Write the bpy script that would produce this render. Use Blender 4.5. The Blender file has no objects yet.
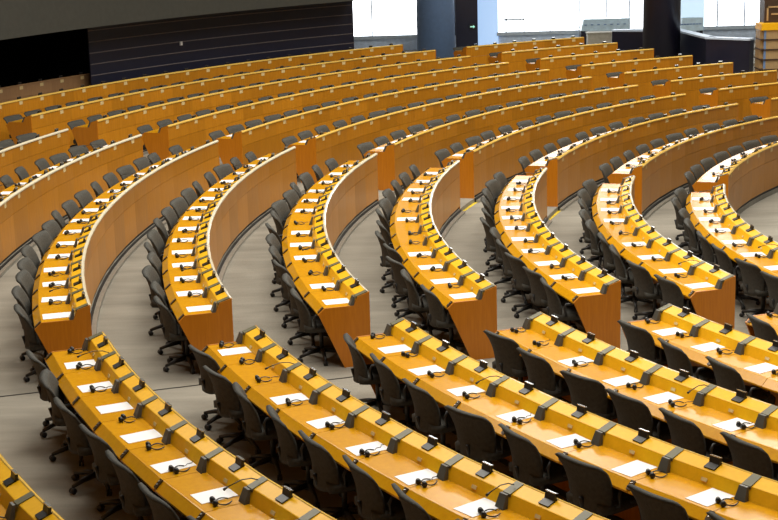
import bpy, math, random
from mathutils import Vector, Matrix
random.seed(7)
sc = bpy.context.scene
COL = sc.collection
PI = math.pi
sin, cos = math.sin, math.cos

# ------------------------------------------------------------------ hall plan
D = 1.55                        # one row spacing in metres
F_PX, PITCH, ROLL = 1510.66, 0.2330, -0.0285
CAM_H, CX, CY, R1 = 2.6924, 10.5337, 13.7977, 13.1514
STEP, STEP2 = 0.0427, 0.0009
DROW = {-1: .0353, 0: .0074, 1: -.0211, 2: -.0197, 3: -.0355, 4: -.019, 5: -.0209, 6: .0123, 7: .0645}
ZS = CAM_H + .56                # floor of row 1 is z = 0
PH = .56                        # height of the ledge top above its own floor (in rows)

def rad(k): return R1 - (k - 1) + DROW.get(min(max(k, -1), 7), 0)
def zl(k): return -CAM_H - STEP * (k - 1) - STEP2 * (k - 1) ** 2
def zf(k): return (zl(k) - PH + ZS) * D
def P(k, dr, th, dz):
    r = rad(k) + dr
    return Vector(((CX + r * cos(th)) * D, (CY + r * sin(th)) * D, (zl(k) + dz + ZS) * D))
def Q(r, th, z):                # free polar point, z in row units relative to the eye
    return Vector(((CX + r * cos(th)) * D, (CY + r * sin(th)) * D, (z + ZS) * D))
cp, sp_ = cos(PITCH), sin(PITCH)
FW = Vector((0, cp, -sp_)); R0_ = Vector((1, 0, 0)); U0_ = Vector((0, sp_, cp))
RT = cos(ROLL) * R0_ + sin(ROLL) * U0_
UP = -sin(ROLL) * R0_ + cos(ROLL) * U0_
EYE = Vector((0, 0, ZS * D))
def project(w):
    v = w - EYE; d = v.dot(FW)
    if d < .5: return None
    return (389 + F_PX * v.dot(RT) / d, 260 - F_PX * v.dot(UP) / d, d)
def inview(w, m=20):
    q = project(w)
    return q is not None and -m < q[0] < 778 + m and -m < q[1] < 520 + m

cam = bpy.data.cameras.new('camera'); co = bpy.data.objects.new('camera', cam); COL.objects.link(co)
cam.sensor_width = 36; cam.lens = F_PX / 778 * 36; cam.clip_end = 400
co.matrix_world = Matrix(((RT.x, UP.x, -FW.x, EYE.x), (RT.y, UP.y, -FW.y, EYE.y), (RT.z, UP.z, -FW.z, EYE.z), (0, 0, 0, 1)))
sc.camera = co

# ------------------------------------------------------------------ materials
def newmat(name):
    m = bpy.data.materials.new(name); m.use_nodes = True
    nt = m.node_tree; b = nt.nodes['Principled BSDF']
    return m, nt, b
def plain(name, col, rough=.5, metal=0, spec=.5, var=.12, scale=9.0, bump=0, bscale=200):
    m, nt, b = newmat(name)
    b.inputs['Roughness'].default_value = rough; b.inputs['Metallic'].default_value = metal
    b.inputs['Specular IOR Level'].default_value = spec
    n = nt.nodes.new('ShaderNodeTexNoise'); n.inputs['Scale'].default_value = scale; n.inputs['Detail'].default_value = 4
    tc = nt.nodes.new('ShaderNodeTexCoord'); nt.links.new(tc.outputs['Object'], n.inputs['Vector'])
    cr = nt.nodes.new('ShaderNodeValToRGB'); nt.links.new(n.outputs['Fac'], cr.inputs['Fac'])
    cr.color_ramp.elements[0].position = .3; cr.color_ramp.elements[1].position = .7
    cr.color_ramp.elements[0].color = tuple(c * (1 - var) for c in col) + (1,)
    cr.color_ramp.elements[1].color = tuple(min(1, c * (1 + var)) for c in col) + (1,)
    nt.links.new(cr.outputs['Color'], b.inputs['Base Color'])
    if bump:
        n2 = nt.nodes.new('ShaderNodeTexNoise'); n2.inputs['Scale'].default_value = bscale
        nt.links.new(tc.outputs['Object'], n2.inputs['Vector'])
        bp = nt.nodes.new('ShaderNodeBump'); bp.inputs['Strength'].default_value = bump; bp.inputs['Distance'].default_value = .004
        nt.links.new(n2.outputs['Fac'], bp.inputs['Height']); nt.links.new(bp.outputs['Normal'], b.inputs['Normal'])
    return m
def wood(name, c0, c1, rough, grain=(3, 3, .5), islands=.0, spec=.5, coat=0):
    m, nt, b = newmat(name)
    b.inputs['Roughness'].default_value = rough; b.inputs['Specular IOR Level'].default_value = spec
    b.inputs['Coat Weight'].default_value = coat; b.inputs['Coat Roughness'].default_value = .08
    tc = nt.nodes.new('ShaderNodeTexCoord'); mp = nt.nodes.new('ShaderNodeMapping'); mp.inputs['Scale'].default_value = grain
    nt.links.new(tc.outputs['Object'], mp.inputs['Vector'])
    n = nt.nodes.new('ShaderNodeTexNoise'); n.inputs['Scale'].default_value = 5; n.inputs['Detail'].default_value = 6; n.inputs['Roughness'].default_value = .65
    nt.links.new(mp.outputs['Vector'], n.inputs['Vector'])
    cr = nt.nodes.new('ShaderNodeValToRGB'); nt.links.new(n.outputs['Fac'], cr.inputs['Fac'])
    cr.color_ramp.elements[0].position = .32; cr.color_ramp.elements[1].position = .7
    cr.color_ramp.elements[0].color = c0 + (1,); cr.color_ramp.elements[1].color = c1 + (1,)
    out = cr.outputs['Color']
    if islands:
        g = nt.nodes.new('ShaderNodeNewGeometry'); mr = nt.nodes.new('ShaderNodeMapRange')
        mr.inputs['To Min'].default_value = 1 - islands; mr.inputs['To Max'].default_value = 1 + islands * .6
        nt.links.new(g.outputs['Random Per Island'], mr.inputs['Value'])
        hs = nt.nodes.new('ShaderNodeHueSaturation'); nt.links.new(out, hs.inputs['Color']); nt.links.new(mr.outputs['Result'], hs.inputs['Value'])
        out = hs.outputs['Color']
    nt.links.new(out, b.inputs['Base Color'])
    return m
def emit(name, col, strength, rough=.1):
    m, nt, b = newmat(name)
    b.inputs['Base Color'].default_value = (.6, .65, .7, 1); b.inputs['Roughness'].default_value = rough
    b.inputs['Emission Color'].default_value = col + (1,); b.inputs['Emission Strength'].default_value = strength
    return m

M = {}
M['top'] = wood('desk_top_veneer', (.58, .255, .003), (.66, .315, .004), .2, (4, 4, 4), .05, .32)
M['ledge'] = wood('ledge_veneer', (.82, .42, .006), (.90, .48, .010), .34, (4, 4, 4), .05, .3)
M['panel'] = wood('shaded_panel_veneer', (.43, .158, .009), (.55, .228, .015), .3, (9, 9, .5), .16, .33)  # same veneer as the tops, weaker light put into its colour
M['end'] = wood('shaded_end_veneer', (.45, .145, .005), (.54, .19, .008), .3, (9, 9, .6), .0)  # same veneer, shade on the row ends put into the colour
M['shadepanel'] = wood('shade_darkened_veneer', (.30, .16, .07), (.36, .20, .09), .4, (8, 8, .5), .1)  # panel veneer with the recess's shade painted into its colour
M['trim'] = plain('glossy_edge_strip', (.76, .48, .10), .10, 0, .9, .03)
M['pale'] = plain('edge_strip_painted_glint', (.84, .76, .56), .16, .15, .8, .03)  # window reflection on the rim painted in as a pale colour
M['dark'] = plain('black_plinth', (.012, .011, .010), .5)
M['strip'] = plain('grey_floor_strip', (.30, .28, .24), .35, .2)
M['spk'] = plain('dark_grey_plastic', (.075, .071, .058), .42, 0, .5, .1)
M['band'] = plain('olive_grey_band', (.115, .105, .052), .4, 0, .5, .1)
M['black'] = plain('black_plastic', (.010, .009, .009), .35)
M['chrome'] = plain('chrome_edge', (.75, .73, .68), .2, .9)
M['ctrl'] = plain('dark_brown_control', (.06, .035, .012), .35)
M['tag'] = plain('cream_seat_tag', (.66, .50, .24), .5, 0, .4, .04)
M['socket'] = plain('cream_socket_plate', (.72, .55, .26), .4)
M['paper'] = plain('white_paper', (.86, .86, .88), .6, 0, .3, .01)
M['fabric'] = plain('charcoal_fabric', (.050, .048, .040), .75, 0, .35, .2, 30, .5, 400)
M['fabricd'] = plain('black_frame_plastic', (.014, .014, .014), .45)
M['tape'] = plain('yellow_tape', (.75, .55, .03), .5)

# carpet
m, nt, b = newmat('grey_beige_carpet'); M['carpet'] = m
b.inputs['Roughness'].default_value = .9; b.inputs['Specular IOR Level'].default_value = .15
tc = nt.nodes.new('ShaderNodeTexCoord')
n1 = nt.nodes.new('ShaderNodeTexNoise'); n1.inputs['Scale'].default_value = 1.1; n1.inputs['Detail'].default_value = 8; n1.inputs['Roughness'].default_value = .7
mp = nt.nodes.new('ShaderNodeMapping'); mp.inputs['Scale'].default_value = (.35, 2.2, 1); mp.inputs['Rotation'].default_value = (0, 0, .15)
nt.links.new(tc.outputs['Object'], mp.inputs['Vector']); nt.links.new(mp.outputs['Vector'], n1.inputs['Vector'])
n2 = nt.nodes.new('ShaderNodeTexNoise'); n2.inputs['Scale'].default_value = 90; n2.inputs['Detail'].default_value = 3
nt.links.new(tc.outputs['Object'], n2.inputs['Vector'])
mx = nt.nodes.new('ShaderNodeMix'); mx.data_type = 'FLOAT'; mx.inputs['Factor'].default_value = .35
nt.links.new(n1.outputs['Fac'], mx.inputs['A']); nt.links.new(n2.outputs['Fac'], mx.inputs['B'])
cr = nt.nodes.new('ShaderNodeValToRGB'); nt.links.new(mx.outputs['Result'], cr.inputs['Fac'])
cr.color_ramp.elements[0].position = .36; cr.color_ramp.elements[1].position = .66
cr.color_ramp.elements[0].color = (.215, .198, .165, 1); cr.color_ramp.elements[1].color = (.335, .312, .262, 1)
nt.links.new(cr.outputs['Color'], b.inputs['Base Color'])

M['slat'] = plain('dark_navy_slats', (.008, .009, .024), .4, 0, .5, .1)
M['seam'] = plain('slat_seam', (.14, .12, .12), .4)
M['fascia'] = plain('olive_grey_fascia', (.052, .052, .044), .8, 0, .2, .06)
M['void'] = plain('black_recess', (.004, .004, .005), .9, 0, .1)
M['navy'] = plain('navy_partition', (.012, .014, .030), .3, 0, .5, .1)
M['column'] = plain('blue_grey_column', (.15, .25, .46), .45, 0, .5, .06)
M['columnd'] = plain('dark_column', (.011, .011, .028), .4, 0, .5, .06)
M['sill'] = plain('haze_paled_sill', (.55, .65, .80), .45)  # window haze put into the sill colour; also paints partition-top glare
M['frame'] = plain('pale_window_frame', (.45, .52, .60), .4)
M['console'] = plain('pale_console', (.45, .58, .66), .4)
M['beige'] = plain('beige_box', (.40, .37, .30), .6)
M['tan'] = wood('tan_booth_wood', (.40, .26, .12), (.48, .33, .16), .4, (6, 6, 1))
M['brown'] = plain('dark_brown', (.05, .025, .012), .5)
M['ceil'] = plain('ceiling_grey', (.25, .25, .24), .9)
M['win'] = emit('daylit_window_glass', (.93, .97, 1.0), 4.2)
M['curtain'] = emit('glowing_blue_curtain', (.30, .55, .95), .75, .5)  # glow added to imitate daylight on the curtain
M['bluepane'] = emit('daylit_pale_frosted_glass', (.50, .72, .90), .85, .4)
M['exit'] = emit('lit_green_sign', (.25, .95, .6), .5)
M['wdot'] = plain('white_plate', (.8, .8, .8), .5)

# ------------------------------------------------------------------ mesh builder
class MB:
    def __init__(s): s.v = []; s.f = []; s.mi = []; s.sm = []
    def add(s, vs, fs, mi=0, smooth=False):
        o = len(s.v); s.v += [tuple(x) for x in vs]
        for f in fs: s.f.append([i + o for i in f]); s.mi.append(mi); s.sm.append(smooth)
    def box(s, a, b, mi=0, T=None):
        vs = [Vector((x, y, z)) for x in (a[0], b[0]) for y in (a[1], b[1]) for z in (a[2], b[2])]
        if T is not None: vs = [T @ v for v in vs]
        s.add(vs, [(0, 1, 3, 2), (4, 6, 7, 5), (0, 4, 5, 1), (2, 3, 7, 6), (0, 2, 6, 4), (1, 5, 7, 3)], mi)
    def prism(s, poly0, poly1, mi=0, smooth=False):
        n = len(poly0)
        s.add(list(poly0) + list(poly1), [tuple(range(n))[::-1], tuple(range(n, 2 * n))] + [(i, (i + 1) % n, n + (i + 1) % n, n + i) for i in range(n)], mi, smooth)
    def tube(s, pts, r, n=6, mi=0):
        pts = [Vector(p) for p in pts]; rs = r if isinstance(r, (list, tuple)) else [r] * len(pts)
        vs = []
        for i, p in enumerate(pts):
            t = (pts[min(i + 1, len(pts) - 1)] - pts[max(i - 1, 0)]).normalized()
            a = t.cross(Vector((0, 0, 1)))
            if a.length < .05: a = t.cross(Vector((1, 0, 0)))
            a.normalize(); c = t.cross(a)
            vs += [p + rs[i] * (cos(2 * PI * j / n) * a + sin(2 * PI * j / n) * c) for j in range(n)]
        fs = [(i * n + j, i * n + (j + 1) % n, (i + 1) * n + (j + 1) % n, (i + 1) * n + j) for i in range(len(pts) - 1) for j in range(n)]
        fs += [tuple(range(n))[::-1], tuple(range((len(pts) - 1) * n, len(pts) * n))]
        s.add(vs, fs, mi, True)
    def cyl(s, c, r, z0, z1, n=24, mi=0, r2=None):
        r2 = r if r2 is None else r2
        s.prism([Vector((c[0] + r * cos(2 * PI * j / n), c[1] + r * sin(2 * PI * j / n), z0)) for j in range(n)],
                [Vector((c[0] + r2 * cos(2 * PI * j / n), c[1] + r2 * sin(2 * PI * j / n), z1)) for j in range(n)], mi, False)
    def sheet(s, fn, nu, nv, th, mi=0):      # closed padded sheet: fn(u,v)->(point_front, point_back)
        A = []; B = []
        for i in range(nu + 1):
            for j in range(nv + 1):
                a, b_ = fn(-1 + 2 * i / nu, j / nv); A.append(a); B.append(b_)
        N = len(A); w = nv + 1; fs = []
        for i in range(nu):
            for j in range(nv):
                q = (i * w + j, (i + 1) * w + j, (i + 1) * w + j + 1, i * w + j + 1)
                fs.append(q); fs.append(tuple(x + N for x in q[::-1]))
        for i in range(nu):
            for j, fl in ((0, 1), (nv, 0)):
                q = (i * w + j, (i + 1) * w + j, (i + 1) * w + j + N, i * w + j + N); fs.append(q[::-1] if fl else q)
        for j in range(nv):
            for i, fl in ((0, 0), (nu, 1)):
                q = (i * w + j, i * w + j + 1, i * w + j + 1 + N, i * w + j + N); fs.append(q[::-1] if fl else q)
        s.add(A + B, fs, mi, True)
    def mesh(s, name, mats):
        me = bpy.data.meshes.new(name); me.from_pydata(s.v, [], s.f)
        for m in (mats if isinstance(mats, (list, tuple)) else [mats]): me.materials.append(m)
        for i, p in enumerate(me.polygons): p.material_index = s.mi[i]; p.use_smooth = s.sm[i]
        me.update()
        import bmesh
        bm = bmesh.new(); bm.from_mesh(me); bmesh.ops.recalc_face_normals(bm, faces=bm.faces); bm.to_mesh(me); bm.free()
        return me
    def build(s, name, mats, parent=None):
        return link(name, s.mesh(name, mats), parent)
def link(name, data, parent=None, loc=None, rotz=None):
    o = bpy.data.objects.new(name, data); COL.objects.link(o)
    if parent is not None: o.parent = parent
    if loc is not None: o.location = loc
    if rotz is not None: o.rotation_euler = (0, 0, rotz)
    return o
def tag(o, label, cat, group=None):
    o['label'] = label; o['category'] = cat
    if group: o['group'] = group
    return o
def struct(o): o['kind'] = 'structure'; return o
def copy_tree(src, loc, rotz):
    r = src.copy(); COL.objects.link(r); r.location = loc; r.rotation_euler = (0, 0, rotz)
    for ch in kids.get(src.name, []):
        c = ch.copy(); COL.objects.link(c); c.parent = r
        for g in kids.get(ch.name, []):
            d = g.copy(); COL.objects.link(d); d.parent = c
    return r
kids = {}
ORD = ['first', 'second', 'third', 'fourth', 'fifth', 'sixth', 'seventh', 'eighth', 'ninth', 'tenth', 'eleventh', 'twelfth',
       'thirteenth', 'fourteenth', 'fifteenth', 'sixteenth', 'seventeenth', 'eighteenth', 'nineteenth', 'twentieth']

# ------------------------------------------------------------------ floor (tiers)
TH0, TH1 = 1.45, 4.35
NT = 140
ths = [TH0 + (TH1 - TH0) * i / NT for i in range(NT + 1)]
mb = MB()
def strip_(pa, pb, mi=0):       # pa, pb: functions of theta
    vs = [pa(t) for t in ths] + [pb(t) for t in ths]
    n = len(ths); mb.add(vs, [(i, i + 1, n + i + 1, n + i) for i in range(n - 1)], mi)
def FL(r, k): return lambda t: Vector(((CX + r * cos(t)) * D, (CY + r * sin(t)) * D, zf(k)))
KMIN, KMAX = -4, 9
for k in range(KMIN, KMAX + 1):
    router = rad(k - 1) if k > KMIN else 26.0
    rinner = rad(k) if k < KMAX else 1.0
    strip_(FL(rinner, k), FL(router, k))
    if k > KMIN: strip_(FL(router, k), FL(router, k - 1))
struct(mb.build('floor', M['carpet']))
ntrim = [0]
def trim_name(): ntrim[0] += 1; return 'trim_%d' % ntrim[0]
def arc_box(r0, r1_, z0, z1, ta, tb, n, mat, name, parent=None, cap=True):
    b_ = MB(); T = [ta + (tb - ta) * i / n for i in range(n + 1)]
    vs = []
    for t in T:
        for (r, z) in ((r0, z0), (r1_, z0), (r1_, z1), (r0, z1)):
            vs.append(Vector(((CX + r * cos(t)) * D, (CY + r * sin(t)) * D, z)))
    fs = [(4 * i + j, 4 * i + (j + 1) % 4, 4 * i + 4 + (j + 1) % 4, 4 * i + 4 + j) for i in range(n) for j in range(4)]
    fs += [(3, 2, 1, 0), (4 * n, 4 * n + 1, 4 * n + 2, 4 * n + 3)]
    b_.add(vs, fs); return b_.build(name, mat, parent)

# ------------------------------------------------------------------ shared device meshes (x = outward to the chair, y = along the row, z = up, metres)
def shared():
    S = {}
    b_ = MB()     # loudspeaker: trapezoid wedge before the riser + band over the ledge
    def wedge(x0, x1, zb, zt, wb, wt):
        lo = [(x0, -wb, zb), (x1, -wb, zb), (x1, wb, zb), (x0, wb, zb)]
        hi = [(x0 - .02, -wt, zt), (x1 - .045, -wt, zt), (x1 - .045, wt, zt), (x0 - .02, wt, zt)]
        b_.prism([Vector(v) for v in lo], [Vector(v) for v in hi])
    wedge(.118 * D, .118 * D + .046, -.100 * D, -.028 * D, .050, .038)
    b_.add([Vector(v) for v in ((.010 * D, -.042, .004), (.010 * D, .042, .004), (.098 * D, .042, -.030 * D + .004), (.098 * D, -.042, -.030 * D + .004),
                                (.010 * D, -.042, -.02), (.010 * D, .042, -.02), (.098 * D, .042, -.030 * D - .02), (.098 * D, -.042, -.030 * D - .02))],
           [(0, 1, 2, 3), (7, 6, 5, 4), (0, 4, 5, 1), (1, 5, 6, 2), (2, 6, 7, 3), (3, 7, 4, 0)], 1)
    S['loudspeaker'] = b_.mesh('loudspeaker', [M['spk'], M['band']])
    b_ = MB()     # voting terminal: slot plate + upright screen
    sl = math.atan2(.028, .076)
    T = Matrix.Translation(Vector((.015 * D, 0, 0))) @ Matrix.Rotation(sl, 4, 'Y')
    b_.box((.0, -.052, -.01), (.098, .052, .006), 0, T)
    T2 = Matrix.Translation(Vector((.028 * D, 0, 0))) @ Matrix.Rotation(-.22, 4, 'Y')
    b_.box((-.012, -.052, -.02), (.012, .052, .044), 0, T2)
    S['voting_terminal'] = b_.mesh('voting_terminal', M['black'])
    b_ = MB(); b_.box((-.014, -.053, .043), (.014, .053, .050), 0, T2)
    S['chrome_cap'] = b_.mesh('chrome_cap', M['chrome'])
    b_ = MB()     # control strip on the sloping apron
    p0 = Vector((.343 * D, 0, -.097 * D + .004)); p1 = Vector((.384 * D, 0, -.134 * D + .004))
    n_ = Vector((.041, 0, .044)).normalized() * .006; w = Vector((0, .022, 0))
    b_.prism([p0 - w - n_, p1 - w - n_, p1 + w - n_, p0 + w - n_], [p0 - w + n_, p1 - w + n_, p1 + w + n_, p0 + w + n_])
    S['control_strip'] = b_.mesh('control_strip', M['ctrl'])
    b_ = MB()     # knob row of the control strip
    for a in (.3, .62):
        c = p0.lerp(p1, a) + n_
        b_.box(c - Vector((.007, .006, .003)), c + Vector((.007, .006, .006)))
    S['button'] = b_.mesh('button', M['chrome'])
    b_ = MB(); b_.tube([(.05 * D, 0, 0), (.09 * D, .01, .03), (.15 * D, .03, .045), (.23 * D, .06, .03)], .0045, 5)
    b_.tube([(.23 * D, .06, .03), (.255 * D, .068, .018)], [.007, .011], 6)
    S['microphone'] = b_.mesh('microphone', M['black'])
    b_ = MB(); b_.box((-.006, -.056, -.116), (.004, .056, -.034))
    S['seat_tag'] = b_.mesh('seat_tag', M['tag'])
    b_ = MB()
    q0 = Vector((.1065 * D, 0, -.072 * D)); ax = Vector((-.030, 0, .068)).normalized(); nn = Vector((.068, 0, .030)).normalized()
    e1 = ax * .014; w = Vector((0, .028, 0)); c = q0 + nn * .000
    b_.prism([c - e1 - w, c + e1 - w, c + e1 + w, c - e1 + w], [c - e1 - w + nn * .006, c + e1 - w + nn * .006, c + e1 + w + nn * .006, c - e1 + w + nn * .006])
    S['socket_plate'] = b_.mesh('socket_plate', M['socket'])
    return S
S = shared()

# ------------------------------------------------------------------ desk rows
SLAB = [(.112, -.097), (.336, -.097), (.340, -.0985), (.387, -.140), (.387, -.150), (.379, -.152), (.334, -.118), (.112, -.118)]
LEDGE = [(.118, -.100), (.0895, -.032), (.086, -.0295), (.014, -.003), (.014, -.110), (.118, -.110)]
TRIM = [(.0145, -.002), (.011, .0012), (.005, .0006), (-.002, -.003), (-.010, -.0105), (-.010, -.022), (.0145, -.022)]
UPPER = [(0, -.020), (.014, -.020), (.014, -.188), (0, -.188)]
LOWER = [(0, -.191), (.014, -.191), (.014, -.53), (0, -.53)]
PLINTH = [(.012, -.53), (.030, -.53), (.030, -.56), (.012, -.56)]
ENDP = [(-.001, -.001), (.0895, -.029), (.1195, -.0955), (.338, -.0955), (.3885, -.138), (.205, -.56), (-.001, -.56)]
def sweep(mb_, k, prof, T, L, gap=0.0, thick_end=False):
    if gap:
        r = rad(k)
        for a, c in zip(T[:-1], T[1:]):
            g = gap / r
            mb_.prism([P(k, dr, a + g, dz) - L for dr, dz in prof], [P(k, dr, c - g, dz) - L for dr, dz in prof])
    else:
        n = len(prof); vs = [P(k, dr, t, dz) - L for t in T for dr, dz in prof]
        fs = [(n * i + j, n * i + (j + 1) % n, n * i + n + (j + 1) % n, n * i + n + j) for i in range(len(T) - 1) for j in range(n)]
        fs += [tuple(range(n))[::-1], tuple(range(n * (len(T) - 1), n * len(T)))]
        mb_.add(vs, fs)
proto = {}
def desk_row(k, ta, tb, n, label, detail, dim=False, edge='trim'):
    """ta -> tb in seat order (ta is the end the seats are counted from)"""
    T = [ta + (tb - ta) * i / n for i in range(n + 1)]
    mid = T[n // 2]; L = P(k, .2, mid, -PH)
    root = bpy.data.objects.new('curved_desk_row', None); COL.objects.link(root); root.location = L
    root.empty_display_size = .3
    tag(root, label, 'desk', 'curved desk rows of the hall')
    pm = M['shadepanel'] if dim else M['panel']
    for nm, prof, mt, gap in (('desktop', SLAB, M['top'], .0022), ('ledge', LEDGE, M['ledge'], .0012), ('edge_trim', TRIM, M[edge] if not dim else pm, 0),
                              ('front_panel', None, pm, .0016), ('plinth', PLINTH, M['dark'], 0)):
        b_ = MB()
        if prof is None:
            sweep(b_, k, UPPER, T, L, gap); sweep(b_, k, LOWER, T, L, gap)
        else: sweep(b_, k, prof, T, L, gap)
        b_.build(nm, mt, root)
    s = 1 if tb > ta else -1
    eps = .016 / rad(k)
    for t, d in ((ta, -s), (tb, s)):
        b_ = MB()
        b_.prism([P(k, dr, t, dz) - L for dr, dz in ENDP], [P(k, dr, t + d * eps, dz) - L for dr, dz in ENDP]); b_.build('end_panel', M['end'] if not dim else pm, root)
    def put(nm, t, sub=None):
        w = P(k, 0, t, 0)
        o = link(nm, S[nm], root, w - L, t)
        if sub: link(sub, S[sub], o)
        return o
    for i, t in enumerate(T):
        if not inview(P(k, .1, t, -.05), 12): continue
        tt = t + (s * .03 / rad(k) / D if i == 0 else (-s * .03 / rad(k) / D if i == n else 0))
        if detail >= 1: put('loudspeaker', tt)
        if detail >= 2:
            put('control_strip', tt, 'button' if detail >= 3 else None)
            if 0 < i < n and (i * 7 + k * 3) % 5 == 0: put('microphone', tt)
    for i in range(n):
        t = (T[i] + T[i + 1]) / 2
        if not inview(P(k, .1, t, -.05), 12): continue
        put('voting_terminal', t, 'chrome_cap')
        if detail <= 2: put('seat_tag', t)
        if detail >= 3: put('socket_plate', t - .0 / rad(k))
    return T

# ------------------------------------------------------------------ chairs
def back_fn(u, v):
    w = .275 * (1 - .20 * (1 - v) ** 1.5)
    z = .37 + .450 * v - .022 * abs(u) ** 12 * v ** 3 + .06 * abs(u) ** 4 * (1 - v)
    x = .225 - (.035 + .045 * (1 - v)) * u * u + .075 * v - .035 * sin(PI * v)
    t = .028 * (1 - .6 * abs(u) ** 3) * (1 - .15 * v ** 6)
    if v > .93: x += .012
    return Vector((x - t, u * w, z)), Vector((x + t, u * w, z - .006 * v))
def seat_fn(u, v):
    x = -.23 + .45 * v; w = .245 * (1 - .15 * abs(2 * v - 1) ** 4)
    zt = .475 - .02 * u ** 4 - .03 * max(0, .25 - v) * 2
    return Vector((x, u * w, zt)), Vector((x, u * w * .96, zt - .07))
def star(b_):
    b_.cyl((0, 0), .045, .075, .13, 10)
    for i in range(5):
        a = 2 * PI * i / 5 + .3; c, s_ = cos(a), sin(a)
        b_.tube([(.03 * c, .03 * s_, .115), (.16 * c, .16 * s_, .100), (.285 * c, .285 * s_, .068)], [.030, .024, .017], 6)
def caster(b_, i):
    a = 2 * PI * i / 5 + .3; c, s_ = cos(a), sin(a); ctr = Vector((.285 * c, .285 * s_, .030)); ax = Vector((-s_, c, 0))
    for o in (-.014, .014):
        b_.tube([ctr + ax * (o - .009), ctr + ax * (o + .009)], .029, 10)
    b_.tube([ctr + Vector((0, 0, .01)), ctr + Vector((0, 0, .05))], .009, 6)
def arm(b_, s_):
    y = .285 * s_
    b_.tube([(.10, .20 * s_, .44), (.10, y, .46), (.12, y, .56), (.10, y, .60), (-.02, y, .605), (-.09, y, .59), (-.10, y, .52), (-.07, y, .455), (-.05, .20 * s_, .44)], .016, 6)
def make_chair():
    r = bpy.data.objects.new('swivel_chair', None); COL.objects.link(r); r.empty_display_size = .3
    ks = []
    b_ = MB(); b_.sheet(back_fn, 14, 10, 0); ks.append(b_.build('backrest', M['fabric'], r))
    b_ = MB(); b_.sheet(seat_fn, 8, 8, 0); ks.append(b_.build('seat', M['fabric'], r))
    b_ = MB(); b_.tube([(0, 0, .12), (0, 0, .41)], .025, 8); b_.box((-.10, -.09, .385), (.16, .09, .412))
    b_.tube([(.12, 0, .39), (.24, 0, .40), (.262, 0, .50)], .02, 6); ks.append(b_.build('column', M['fabricd'], r))
    b_ = MB(); star(b_); ks.append(b_.build('star_base', M['fabricd'], r))
    for s_ in (-1, 1):
        b_ = MB(); arm(b_, s_); ks.append(b_.build('armrest', M['fabricd'], r))
    for i in range(5):
        b_ = MB(); caster(b_, i); ks.append(b_.build('caster', M['fabricd'], r))
    kids[r.name] = ks
    return r
def make_far_chair():
    b_ = MB(); b_.sheet(back_fn, 12, 8, 0); b_.sheet(seat_fn, 6, 4, 0)
    b_.tube([(0, 0, .12), (0, 0, .41)], .025, 6, 1); b_.tube([(.12, 0, .39), (.24, 0, .40), (.262, 0, .50)], .02, 5, 1)
    b_.cyl((0, 0), .045, .06, .13, 8, 1)
    for i in range(5):
        a = 2 * PI * i / 5 + .3; b_.tube([(.03 * cos(a), .03 * sin(a), .11), (.285 * cos(a), .285 * sin(a), .06), (.29 * cos(a), .29 * sin(a), .003)], [.028, .018, .02], 5, 1)
    for s_ in (-1, 1): arm(b_, s_)
    b_.v = [(x, y, z - .03 if z > .3 else z) for x, y, z in b_.v]
    o = b_.build('swivel_chair', [M['fabric'], M['fabricd']])
    return o

# ------------------------------------------------------------------ papers, headsets
b_ = MB(); b_.box((-.155, -.109, 0), (.155, .109, .003)); ME_PAPER = b_.mesh('paper_sheet', M['paper'])
def make_headset():
    r = bpy.data.objects.new('headset', None); COL.objects.link(r); r.empty_display_size = .1
    ks = []
    b_ = MB(); b_.tube([(.075 * cos(a) - .02, .055 * sin(a), .012 + .006 * sin(3 * a)) for a in [x * .25 - 2.4 for x in range(20)]], .0055, 5)
    b_.tube([(-.08, -.03, .01), (-.12, -.06, .006), (-.16, -.05, .006), (-.20, -.09, .005), (-.26, -.06, .005)], .003, 4)
    ks.append(b_.build('headband', M['black'], r))
    for (x, y) in ((.045, -.045), (.050, .030)):
        b_ = MB(); b_.tube([(x, y, .004), (x + .003, y, .020), (x + .012, y + .004, .044)], [.018, .025, .015], 8)
        ks.append(b_.build('earpiece', M['black'], r))
    kids[r.name] = ks
    return r

chairs = []; papers = []; headsets = []
def furnish(k, T, row, seatref, chair_seats, pap, hs, group, cdr=.345, far=False, jit=1.0):
    n = len(T) - 1; s = 1 if T[1] > T[0] else -1
    for i in chair_seats:
        t = T[i] + (T[i + 1] - T[i]) * .5
        t += random.uniform(-.03, .03) * jit / rad(k)
        dr = cdr + random.uniform(-.015, .03) * jit
        w = P(k, dr, t, -PH)
        if not inview(w + Vector((0, 0, .8)), 22): continue
        chairs.append((project(w)[2], w, t + random.uniform(-.22, .22) * jit, row, seatref, group, far))
    for f in pap:
        t = T[0] + (T[1] - T[0]) * f; w = P(k, .212 + random.uniform(-.012, .012), t, -.0965)
        if inview(w, 10) : papers.append((w, t + random.uniform(-.06, .06), row, seatref, group))
    for f in hs:
        t = T[0] + (T[1] - T[0]) * f; w = P(k, .215 + random.uniform(-.03, .03), t, -.0965)
        if inview(w, 10): headsets.append((w, t + random.uniform(-.5, .3), row, seatref, group))

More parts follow.
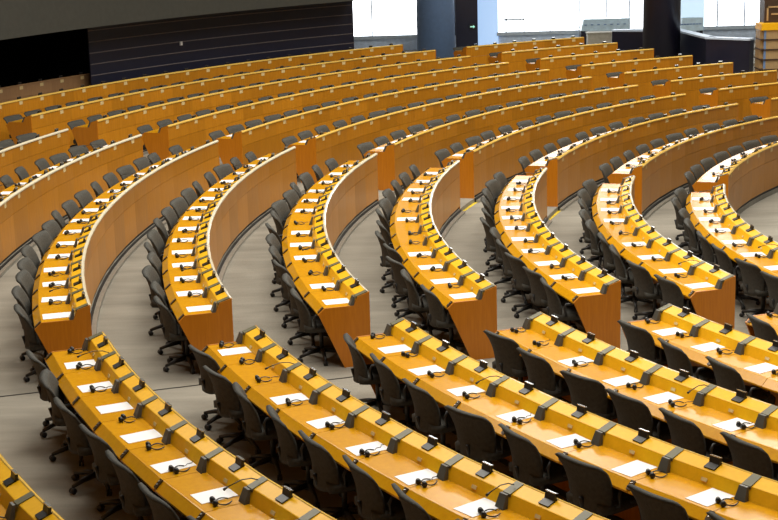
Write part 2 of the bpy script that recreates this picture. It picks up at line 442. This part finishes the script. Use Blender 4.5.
# foreground block
def angF(k): return 3.389 + 1.0524 / (R1 - k + 1) + .004
FRP = {0: [i + .88 for i in range(12)], 1: [.85, 1.87, 2.76, 3.86, 4.89, 5.88, 6.9, 7.9], 2: [.64, 2.84, 3.83, 4.83, 5.84, 6.85, 7.85],
       3: [.97, 2.02, 2.99, 4.1, 5.1, 6.14, 7.17], 4: [2.0, 2.98, 3.78, 4.96, 5.95], 5: [.82, 1.69, 2.8], 6: [.85, 1.85]}
FRH = {0: [i + .1 for i in range(1, 12)], 1: [.05, 1.02, 2.02, 3.28, 4.29, 5.06, 6.1, 7.1], 2: [.06, 1.22, 2.02, 3.04, 4.02, 4.99, 6.05, 7.05],
       3: [.17, 1.34, 2.28, 3.23, 4.29, 5.3, 6.43, 7.39], 4: [.17, 1.12, 2.16, 3.27, 4.08, 5.1, 6.1], 5: [.2, 1.09, 2.02, 3.1], 6: [.2, 1.1]}
FJ = {0: (3.462, .0348), 1: (3.4721, .0376), 2: (3.4827, .0388), 3: (3.4908, .0450), 4: (3.5035, .0473), 5: (3.5104, .0529), 6: (3.5230, .0590)}
for k in range(0, 7):
    n = 13; ta, dt = FJ[k]; tb = ta + n * dt
    row = '%s foreground desk row from left' % ORD[k]
    T = desk_row(k, ta, tb, n, 'orange veneer curved desk, %s from left of the foreground desk rows' % ORD[k], 3)
    furnish(k, T, row, 'aisle end', range(n), *[[max(.14, (3.387 + 1.0524 / (R1 - k + 1) + f * .49 / (R1 - k + 1.05) - ta) / dt) for f in fs] for fs in (FRP[k], FRH[k])], 'foreground row %s' % ORD[k], .295)
# middle block
def angA(k): return 3.3914 + .3095 / (R1 - k + 1)
def angB0(k): return 2.7691 + .8753 / (R1 - k + 1)
RMISS = {3: [2, 6], 4: [4, 5, 7], 6: [4]}
for k in range(-1, 8):
    ta, tb = angA(k), angB0(k); n = round((ta - tb) * rad(k) / .478)
    o = ORD[k + 1]
    row = '%s middle-block desk row from left' % o
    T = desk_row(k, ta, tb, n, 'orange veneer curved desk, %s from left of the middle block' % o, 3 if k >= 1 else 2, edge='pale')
    pap = [i + .3 for i in range(n) if i not in RMISS.get(k, [])]
    hs = [i + .97 + random.uniform(-.1, .2) for i in range(n - 1)]
    furnish(k, T, row, 'near end', range(n), pap, hs, 'middle-block row %s' % o, .30, far=k < 0)
# rear block
def angB1(k): return 2.7532 + .3949 / (R1 - k + 1)
def angC0(k): return 2.1746 + .5164 / (R1 - k + 1)
for k in range(-4, 8):
    ta, tb = angB1(k), angC0(k)
    if k == -4: tb = 2.5535
    n = round((ta - tb) * rad(k) / .468)
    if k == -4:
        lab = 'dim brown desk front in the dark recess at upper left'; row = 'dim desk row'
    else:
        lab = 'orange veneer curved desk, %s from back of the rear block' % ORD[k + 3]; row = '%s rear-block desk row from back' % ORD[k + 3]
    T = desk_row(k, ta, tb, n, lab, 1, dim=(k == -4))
    pap = [] if k < 1 else ([i + .45 for i in range(n)] if k >= 3 else [.5, 1.4])
    hs = [] if k < 2 else ([i + .95 for i in range(n - 1)] if k >= 4 else [.95, 1.95])
    if k >= -2: furnish(k, T, row, 'left end', range(n), pap, hs, 'rear-block row', .30, far=True, jit=.5)
# far right block
def angC1(k): return 2.1739 - .1826 / (R1 - k + 1)
def angD(k): return 2.0823 - 1.2938 / (R1 - k + 1)
for k in range(-2, 6):
    ta, tb = angC1(k), angD(k); n = max(3, round((ta - tb) * rad(k) / .468))
    T = desk_row(k, ta, tb, n, 'orange veneer curved desk, %s from back of the far right block' % ORD[k + 2], 1)
    row = '%s far-right desk row from back' % ORD[k + 2]
    furnish(k, T, row, 'left end', [0], [.45] if k >= -1 else [], [], 'far-right block', .30, far=True, jit=.3)

# place chairs, papers, headsets
chair0 = None; farc = None
chairs_sorted = sorted(range(len(chairs)), key=lambda i: chairs[i][0])
count = {}
print('CHAIRS', len(chairs), 'PAPERS', len(papers), 'HEADSETS', len(headsets))
for (d, w, rz, row, ref, group, far) in chairs:
    count[row] = count.get(row, 0) + 1
    if far or d > 17.2 * D:
        if farc is None: farc = o = make_far_chair(); o.location = w; o.rotation_euler = (0, 0, rz)
        else: o = copy_tree(farc, w, rz)
    else:
        if chair0 is None: chair0 = o = make_chair(); o.location = w; o.rotation_euler = (0, 0, rz)
        else: o = copy_tree(chair0, w, rz)
    if 'far-right' in row: lab = 'grey chair back showing at the %s of the %s' % (ref, row)
    else: lab = '%s charcoal swivel chair from %s of %s' % (ORD[count[row] - 1], ref, row)
    tag(o, lab, 'chair', 'charcoal swivel chairs, ' + group)
count = {}; p0 = None
for (w, rz, row, ref, group) in papers:
    count[row] = count.get(row, 0) + 1
    o = link('paper_sheet', ME_PAPER, None, w, rz)
    if 'far-right' in row: lab = 'white sheet of paper on the %s' % row
    else: lab = '%s white paper sheet from %s of %s' % (ORD[count[row] - 1], ref, row)
    tag(o, lab, 'paper', 'white papers, ' + group)
count = {}; h0 = None
for (w, rz, row, ref, group) in headsets:
    count[row] = count.get(row, 0) + 1
    if h0 is None: h0 = o = make_headset(); o.location = w; o.rotation_euler = (0, 0, rz)
    else: o = copy_tree(h0, w, rz)
    tag(o, '%s black headset from %s of %s' % (ORD[count[row] - 1], ref, row), 'headset', 'black headsets, ' + group)

# floor strips in front of each middle/rear desk foot
for k in range(-1, 7):
    for ta, tb in ((angA(k), angB0(k)), (angB1(k), angC0(k))):
        r = rad(k)
        struct(arc_box(r - .062, r - .022, zf(k + 1) + .001, zf(k + 1) + .045, ta, tb, 40, M['strip'], trim_name()))
        struct(arc_box(r - .020, r - .002, zf(k + 1) + .001, zf(k) - .002, ta, tb, 40, M['dark'], trim_name()))
# dark carpet seam along the near aisle
for k in range(-1, 6):
    b_ = MB(); t = angA(k) - .004 + .028 * (k > 0)
    t = 3.412 + .0125 * max(0, (k - 0)) ** .8
    ra, rb = rad(k + 0) , rad(k - 1) - .065
    ra = rad(k)
    a0 = Vector((CX * D, CY * D, 0)); u_ = Vector((cos(t), sin(t), 0)); tv = Vector((-sin(t), cos(t), 0)) * .011
    z0 = zf(k) + .002
    pts = [a0 + u_ * ra * D - tv, a0 + u_ * rb * D - tv, a0 + u_ * rb * D + tv, a0 + u_ * ra * D + tv]
    b_.prism([Vector((p.x, p.y, z0)) for p in pts], [Vector((p.x, p.y, z0 + .003)) for p in pts])
    struct(b_.build(trim_name(), M['dark']))
# yellow tape at the far aisle
TAPE = [(10.1356, 2.8539), (10.1165, 2.7871), (9.1366, 2.8592), (9.1187, 2.785)]
def tape(k, a, c, label):
    t = [Q(r, th, 0) for r, th in (a, c)]; z0 = zf(k) + .001
    d = (t[1] - t[0]); d.z = 0; n = Vector((-d.y, d.x, 0)).normalized() * .035
    pts = [t[0] - n, t[1] - n, t[1] + n, t[0] + n]
    b_ = MB(); b_.prism([Vector((p.x, p.y, z0)) for p in pts], [Vector((p.x, p.y, z0 + .003)) for p in pts])
    tag(b_.build('floor_tape', M['tape']), label, 'tape')
tape(5, TAPE[0], TAPE[1], 'yellow tape strip on the carpet at far foot of sixth middle-block desk row')
tape(6, TAPE[2], TAPE[3], 'yellow tape strip on the carpet at far foot of seventh middle-block desk row')

# ------------------------------------------------------------------ back of the hall
ZB = zf(-4)
def zz(z): return (z + ZS) * D
# dark slatted wall
sw = struct(arc_box(R1 + 4.84, R1 + 4.86, ZB, zz(-1.45), 2.2331, 2.5660, 40, M['slat'], 'wall_back'))
for i in range(-2, 5):
    z0 = zz(-2.349 + .173 * i)
    arc_box(R1 + 4.832, R1 + 4.842, z0, z0 + .022, 2.2331, 2.5660, 40, M['seam'], 'slat_joint', sw)
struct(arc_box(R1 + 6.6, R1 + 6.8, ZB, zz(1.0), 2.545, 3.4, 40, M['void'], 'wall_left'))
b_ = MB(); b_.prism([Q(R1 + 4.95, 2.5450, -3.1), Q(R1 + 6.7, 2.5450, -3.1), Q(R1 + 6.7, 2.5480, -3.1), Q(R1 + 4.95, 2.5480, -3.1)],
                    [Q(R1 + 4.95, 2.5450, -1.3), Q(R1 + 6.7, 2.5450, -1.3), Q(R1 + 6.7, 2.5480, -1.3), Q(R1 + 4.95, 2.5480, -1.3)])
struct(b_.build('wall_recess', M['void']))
struct(arc_box(R1 + 4.0, R1 + 6.8, zz(-1.685), zz(1.2), 2.236, 3.5, 60, M['fascia'], 'wall_balcony'))
q = Q(R1 + 4.82, 2.4530, -2.195)
b_ = MB(); T = Matrix.Translation(q) @ Matrix.Rotation(2.4562, 4, 'Z'); b_.box((-.02, -.035, -.05), (.02, .035, .05), 0, T)
tag(b_.build('wall_plate', M['wdot']), 'tiny white plate on the dark slatted back wall', 'wall plate')

# window wall: flat, facing the hall
YW = 32.0
def WX(px, y=YW): return (px - 389) / F_PX * y * D * 1.03
WY = YW * D
def at(px, py, dep):
    d = FW + RT * ((px - 389) / F_PX) - UP * ((py - 260) / F_PX)
    return EYE + d * dep * D
def px2x(px, py=25): 
    d = FW + RT * ((px - 389) / F_PX) - UP * ((py - 260) / F_PX)
    return (d * (WY / d.y)).x
ZSILL = (EYE + (FW + RT * ((570 - 389) / F_PX) - UP * ((31 - 260) / F_PX)) * (WY / (FW + RT * ((570 - 389) / F_PX) - UP * ((31 - 260) / F_PX)).y)).z
def wbox(x0, x1, z0, z1, y0, y1, mat, name, parent=None):
    b_ = MB(); b_.box((x0, y0, z0), (x1, y1, z1)); return b_.build(name, mat, parent)
wins = [(345, 419, -.9, [372], []), (497, 646, .05, [506, 524, 550, 579, 606, 629], [18]), (704, 759, 1.4, [717, 744], [])]
for i, (a, c, zt, mull, trans) in enumerate(wins):
    x0, x1 = px2x(a), px2x(c); z1 = zz(zt)
    w = struct(wbox(x0, x1, ZSILL, z1, WY, WY + .03, M['win'], 'window_%d' % (i + 1)))
    wbox(x0 - .02, x1 + .02, ZSILL - .08, ZSILL + .03, WY - .12, WY + .05, M['frame'], 'window_sill', w)
    wbox(x0 - .02, x1 + .02, z1 - .05, z1 + .05, WY - .08, WY + .05, M['frame'], 'window_head', w)
    for m_ in mull:
        xm = px2x(m_); wbox(xm - .022, xm + .022, ZSILL, z1, WY - .05, WY + .04, M['frame'], 'mullion', w)
    if i == 1:
        wbox(px2x(503), px2x(524), zz(-2.50), zz(-2.50) + .05, WY - .05, WY + .04, M['frame'], 'transom', w)
struct(wbox(px2x(340), px2x(800), ZB - .4, ZSILL - .04, WY + .0, WY + .3, M['sill'], 'wall_sill'))
struct(wbox(px2x(476), px2x(498), ZB - .4, zz(1.2), WY - .08, WY - .02, M['curtain'], 'window_4'))  # curtain with an added glow, not a window pane
struct(wbox(px2x(676), px2x(704), ZSILL, zz(1.4), WY - .02, WY + .02, M['bluepane'], 'window_5'))
# wall above and between the windows
for j, (a, c) in enumerate(((419, 476), (646, 676), (759, 900))):
    struct(wbox(px2x(a), px2x(c), ZB - .4, zz(3.2), WY + .02, WY + .2, M['navy'], 'wall_pier_%d' % (j + 1)))
for j, (a, c, zt) in enumerate(((345, 419, -.9), (497, 646, .05), (676, 759, 1.4))):
    struct(wbox(px2x(a), px2x(c), zz(zt) + .05, zz(3.2), WY + .02, WY + .2, M['fascia'], 'wall_lintel_%d' % (j + 1)))
struct(wbox(px2x(340) - 6, px2x(345), ZB - .4, zz(3.2), WY + .02, WY + .2, M['navy'], 'wall_pier_4'))

# columns
def column(pxl, pxr, dep, mat, label):
    a, c = at(pxl, 40, dep), at(pxr, 40, dep); ctr = (a + c) / 2; r = (c - a).length / 2
    b_ = MB(); b_.cyl((ctr.x, ctr.y), r, ZB - .35, zz(2.9), 40)
    for i in range(len(b_.sm)): b_.sm[i] = len(b_.f[i]) == 4
    o = b_.build('column', mat); o['kind'] = 'structure'; return o
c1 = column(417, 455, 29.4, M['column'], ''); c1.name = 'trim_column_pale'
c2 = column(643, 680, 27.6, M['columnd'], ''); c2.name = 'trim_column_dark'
# dark door panel with exit sign
a, c = at(456, 40, 30.4), at(478, 40, 30.4)
o = struct(wbox(a.x, c.x, ZB - .3, zz(1.0), a.y, a.y + .12, M['navy'], 'door_1'))
e = at(472.5, 26.5, 30.35)
b_ = MB(); b_.box((e.x - .09, a.y - .05, e.z - .08), (e.x + .09, a.y - .004, e.z + .08))
ex = tag(b_.build('exit_sign', M['black']), 'small green lit exit sign on dark door panel', 'sign')
b_ = MB(); b_.box((e.x - .075, a.y - .056, e.z - .02), (e.x + .045, a.y - .05, e.z + .02))
pts = [(e.x + .02, e.z + .055), (e.x + .075, e.z), (e.x + .02, e.z - .055)]
b_.prism([Vector((x, a.y - .056, z)) for x, z in pts], [Vector((x, a.y - .05, z)) for x, z in pts])
b_.build('arrow', M['exit'], ex)

# low dark partition behind the far right block
def poly_wall(pts, z0, z1, th, mat, name, glaremat=None, glareh=.05):
    b_ = MB()
    for a, c in zip(pts[:-1], pts[1:]):
        d = (c - a); d.z = 0; n = Vector((-d.y, d.x, 0)).normalized() * th
        b_.prism([Vector((p.x, p.y, z0)) for p in (a, c, c + n, a + n)], [Vector((p.x, p.y, z1)) for p in (a, c, c + n, a + n)])
    o = b_.build(name, mat)
    if glaremat:
        b_ = MB()
        for a, c in zip(pts[:-1], pts[1:]):
            d = (c - a); d.z = 0; n = Vector((-d.y, d.x, 0)).normalized() * th
            b_.prism([Vector((p.x, p.y, z1)) for p in (a - n * .1, c - n * .1, c + n * 1.1, a + n * 1.1)], [Vector((p.x, p.y, z1 + glareh)) for p in (a - n * .1, c - n * .1, c + n * 1.1, a + n * 1.1)])
        b_.build('painted_top_glare', glaremat, o)  # pale slab stands for window glare on the black partition top
    return o
zfl = zf(1) - .3
pa = [at(612, 31.5, 28.9), at(650, 33.5, 28.6)]
tag(poly_wall(pa, zfl, pa[0].z, .25, M['navy'], 'partition', M['sill']), 'black low partition left of the dark column', 'partition')
pb = [at(672, 35.2, 28.2), at(706, 39, 26.4), at(750, 40.8, 25.9)]
tag(poly_wall(pb, zfl, pb[1].z, .25, M['navy'], 'partition', M['sill']), 'wide black low partition right of the dark column', 'partition')
# pale sloped consoles
def console(pxl, pxr, yt, yb, dep, label):
    r = bpy.data.objects.new('console', None); COL.objects.link(r)
    a, c = at(pxl, yb, dep), at(pxr, yb, dep); t = at(pxl, yt, dep)
    base = Vector(((a.x + c.x) / 2, a.y, ZB - .3)); r.location = base
    w = (c.x - a.x) / 2; zb = a.z - base.z; h = t.z - a.z
    b_ = MB(); b_.prism([Vector((-w, -.05, zb)), Vector((w, -.05, zb)), Vector((w, .5, zb)), Vector((-w, .5, zb))],
                        [Vector((-w + .12, .25, zb + h)), Vector((w + .05, .25, zb + h)), Vector((w + .05, .5, zb + h)), Vector((-w + .12, .5, zb + h))]); b_.build('sloped_top', M['console'], r)
    for i in range(7):
        x = -w * .8 + i * w * 1.6 / 6
        b_ = MB(); b_.box((x - .04, .08, zb + h * .48), (x + .04, .12, zb + h * .56)); b_.build('slot', M['column'], r)
    b_ = MB(); b_.box((-w, .02, 0), (-w + .28 * min(1, w), .5, zb)); b_.box((w - .1, .02, 0), (w, .5, zb)); b_.build('leg_panel', M['navy'], r)
    tag(r, label, 'console'); return r
console(581, 630, 20, 31, 30.6, 'pale blue sloped console before the wide middle window')
console(680, 703, 18.5, 31, 30.3, 'small pale sloped console just right of the dark column')
a, c = at(588, 34, 30.2), at(612, 43, 30.2)
b_ = MB(); b_.box((a.x, a.y, ZB - .3), (c.x, a.y + .4, a.z)); b_.box((a.x - .03, a.y - .03, a.z), (c.x + .03, a.y + .43, a.z + .04))
tag(b_.build('side_cabinet', M['beige']), 'beige low cabinet under the pale console', 'cabinet')
# tan panelled booth on the right
r = bpy.data.objects.new('booth', None); COL.objects.link(r)
a, c = at(761, 24, 24.9), at(800, 24, 24.9); r.location = Vector((a.x, a.y, zf(3) - .1)); Hh = a.z - r.location.z
b_ = MB(); b_.box((.10, 0, 0), (c.x - a.x, .6, Hh - .1)); b_.box((0.02, .15, 0), (.12, .6, Hh - .1)); b_.build('body', M['tan'], r)
b_ = MB(); b_.box((0, -.06, Hh - .16), (c.x - a.x, .6, Hh)); b_.build('top_slab', M['ledge'], r)
for i in range(1, 8):
    z = Hh - .16 - .255 * i
    if z < .05: break
    b_ = MB(); b_.box((-.0, -.05, z), (c.x - a.x, .6, z + .028)); b_.build('shelf_lip', M['brown'], r)
b_ = MB(); b_.box((.085, -.012, 0), (.14, .01, Hh - .16)); b_.build('corner_post', M['column'], r)
tag(r, 'tan wood panelled booth with shelf lips at right edge', 'booth')
a2, c2_ = at(764, 23.5, 25.1), at(800, 0, 25.1)
b_ = MB(); b_.box((a2.x, a2.y, r.location.z + Hh + .001), (c2_.x, a2.y + .5, r.location.z + Hh + 1.3))
o = tag(b_.build('equipment_rack', M['brown']), 'dark brown rack standing on the tan booth', 'rack')
b_ = MB(); z0 = r.location.z + Hh
b_.box((a2.x + .06, a2.y - .03, z0 + .38), (c2_.x, a2.y - .001, z0 + .42)); b_.box((a2.x + .06, a2.y - .03, z0 + .05), (a2.x + .10, a2.y - .001, z0 + .42))
b_.box((a2.x + .18, a2.y - .03, z0 + .2), (c2_.x, a2.y - .001, z0 + .24)); b_.build('rail', M['tan'], o)

# ------------------------------------------------------------------ ceiling and lamps
struct(arc_box(.2, 26.5, zz(3.2), zz(3.3), TH0, TH1, 60, M['ceil'], 'ceiling'))
def area(name, loc, size, energy, col=(1, .95, .85), target=None):
    l = bpy.data.lights.new(name, 'AREA'); l.shape = 'DISK'; l.size = size; l.energy = energy; l.color = col
    o = bpy.data.objects.new(name, l); COL.objects.link(o); o.location = loc
    if target is not None: o.rotation_euler = (target - Vector(loc)).to_track_quat('-Z', 'Y').to_euler()
    return o
for i, (r, th) in enumerate([(7.5, 3.9), (7.5, 3.3), (7.5, 2.7), (7.5, 2.1), (12, 3.7), (12, 3.25), (12, 2.8), (12, 2.35), (12, 1.95), (15, 3.1)]):
    p_ = Q(r, th, 3.1); area('ceiling_lamp', p_, 5.0, 545)
# faint ambient fill added, coming in where the hall is left unbuilt
w = bpy.data.worlds.new('world'); sc.world = w; w.use_nodes = True
bg = w.node_tree.nodes['Background']; bg.inputs['Color'].default_value = (.9, .95, 1, 1); bg.inputs['Strength'].default_value = .12

vs_ = sc.view_settings
vs_.view_transform = 'Standard'; vs_.look = 'None'; vs_.exposure = 0; vs_.gamma = 1; vs_.use_curve_mapping = False
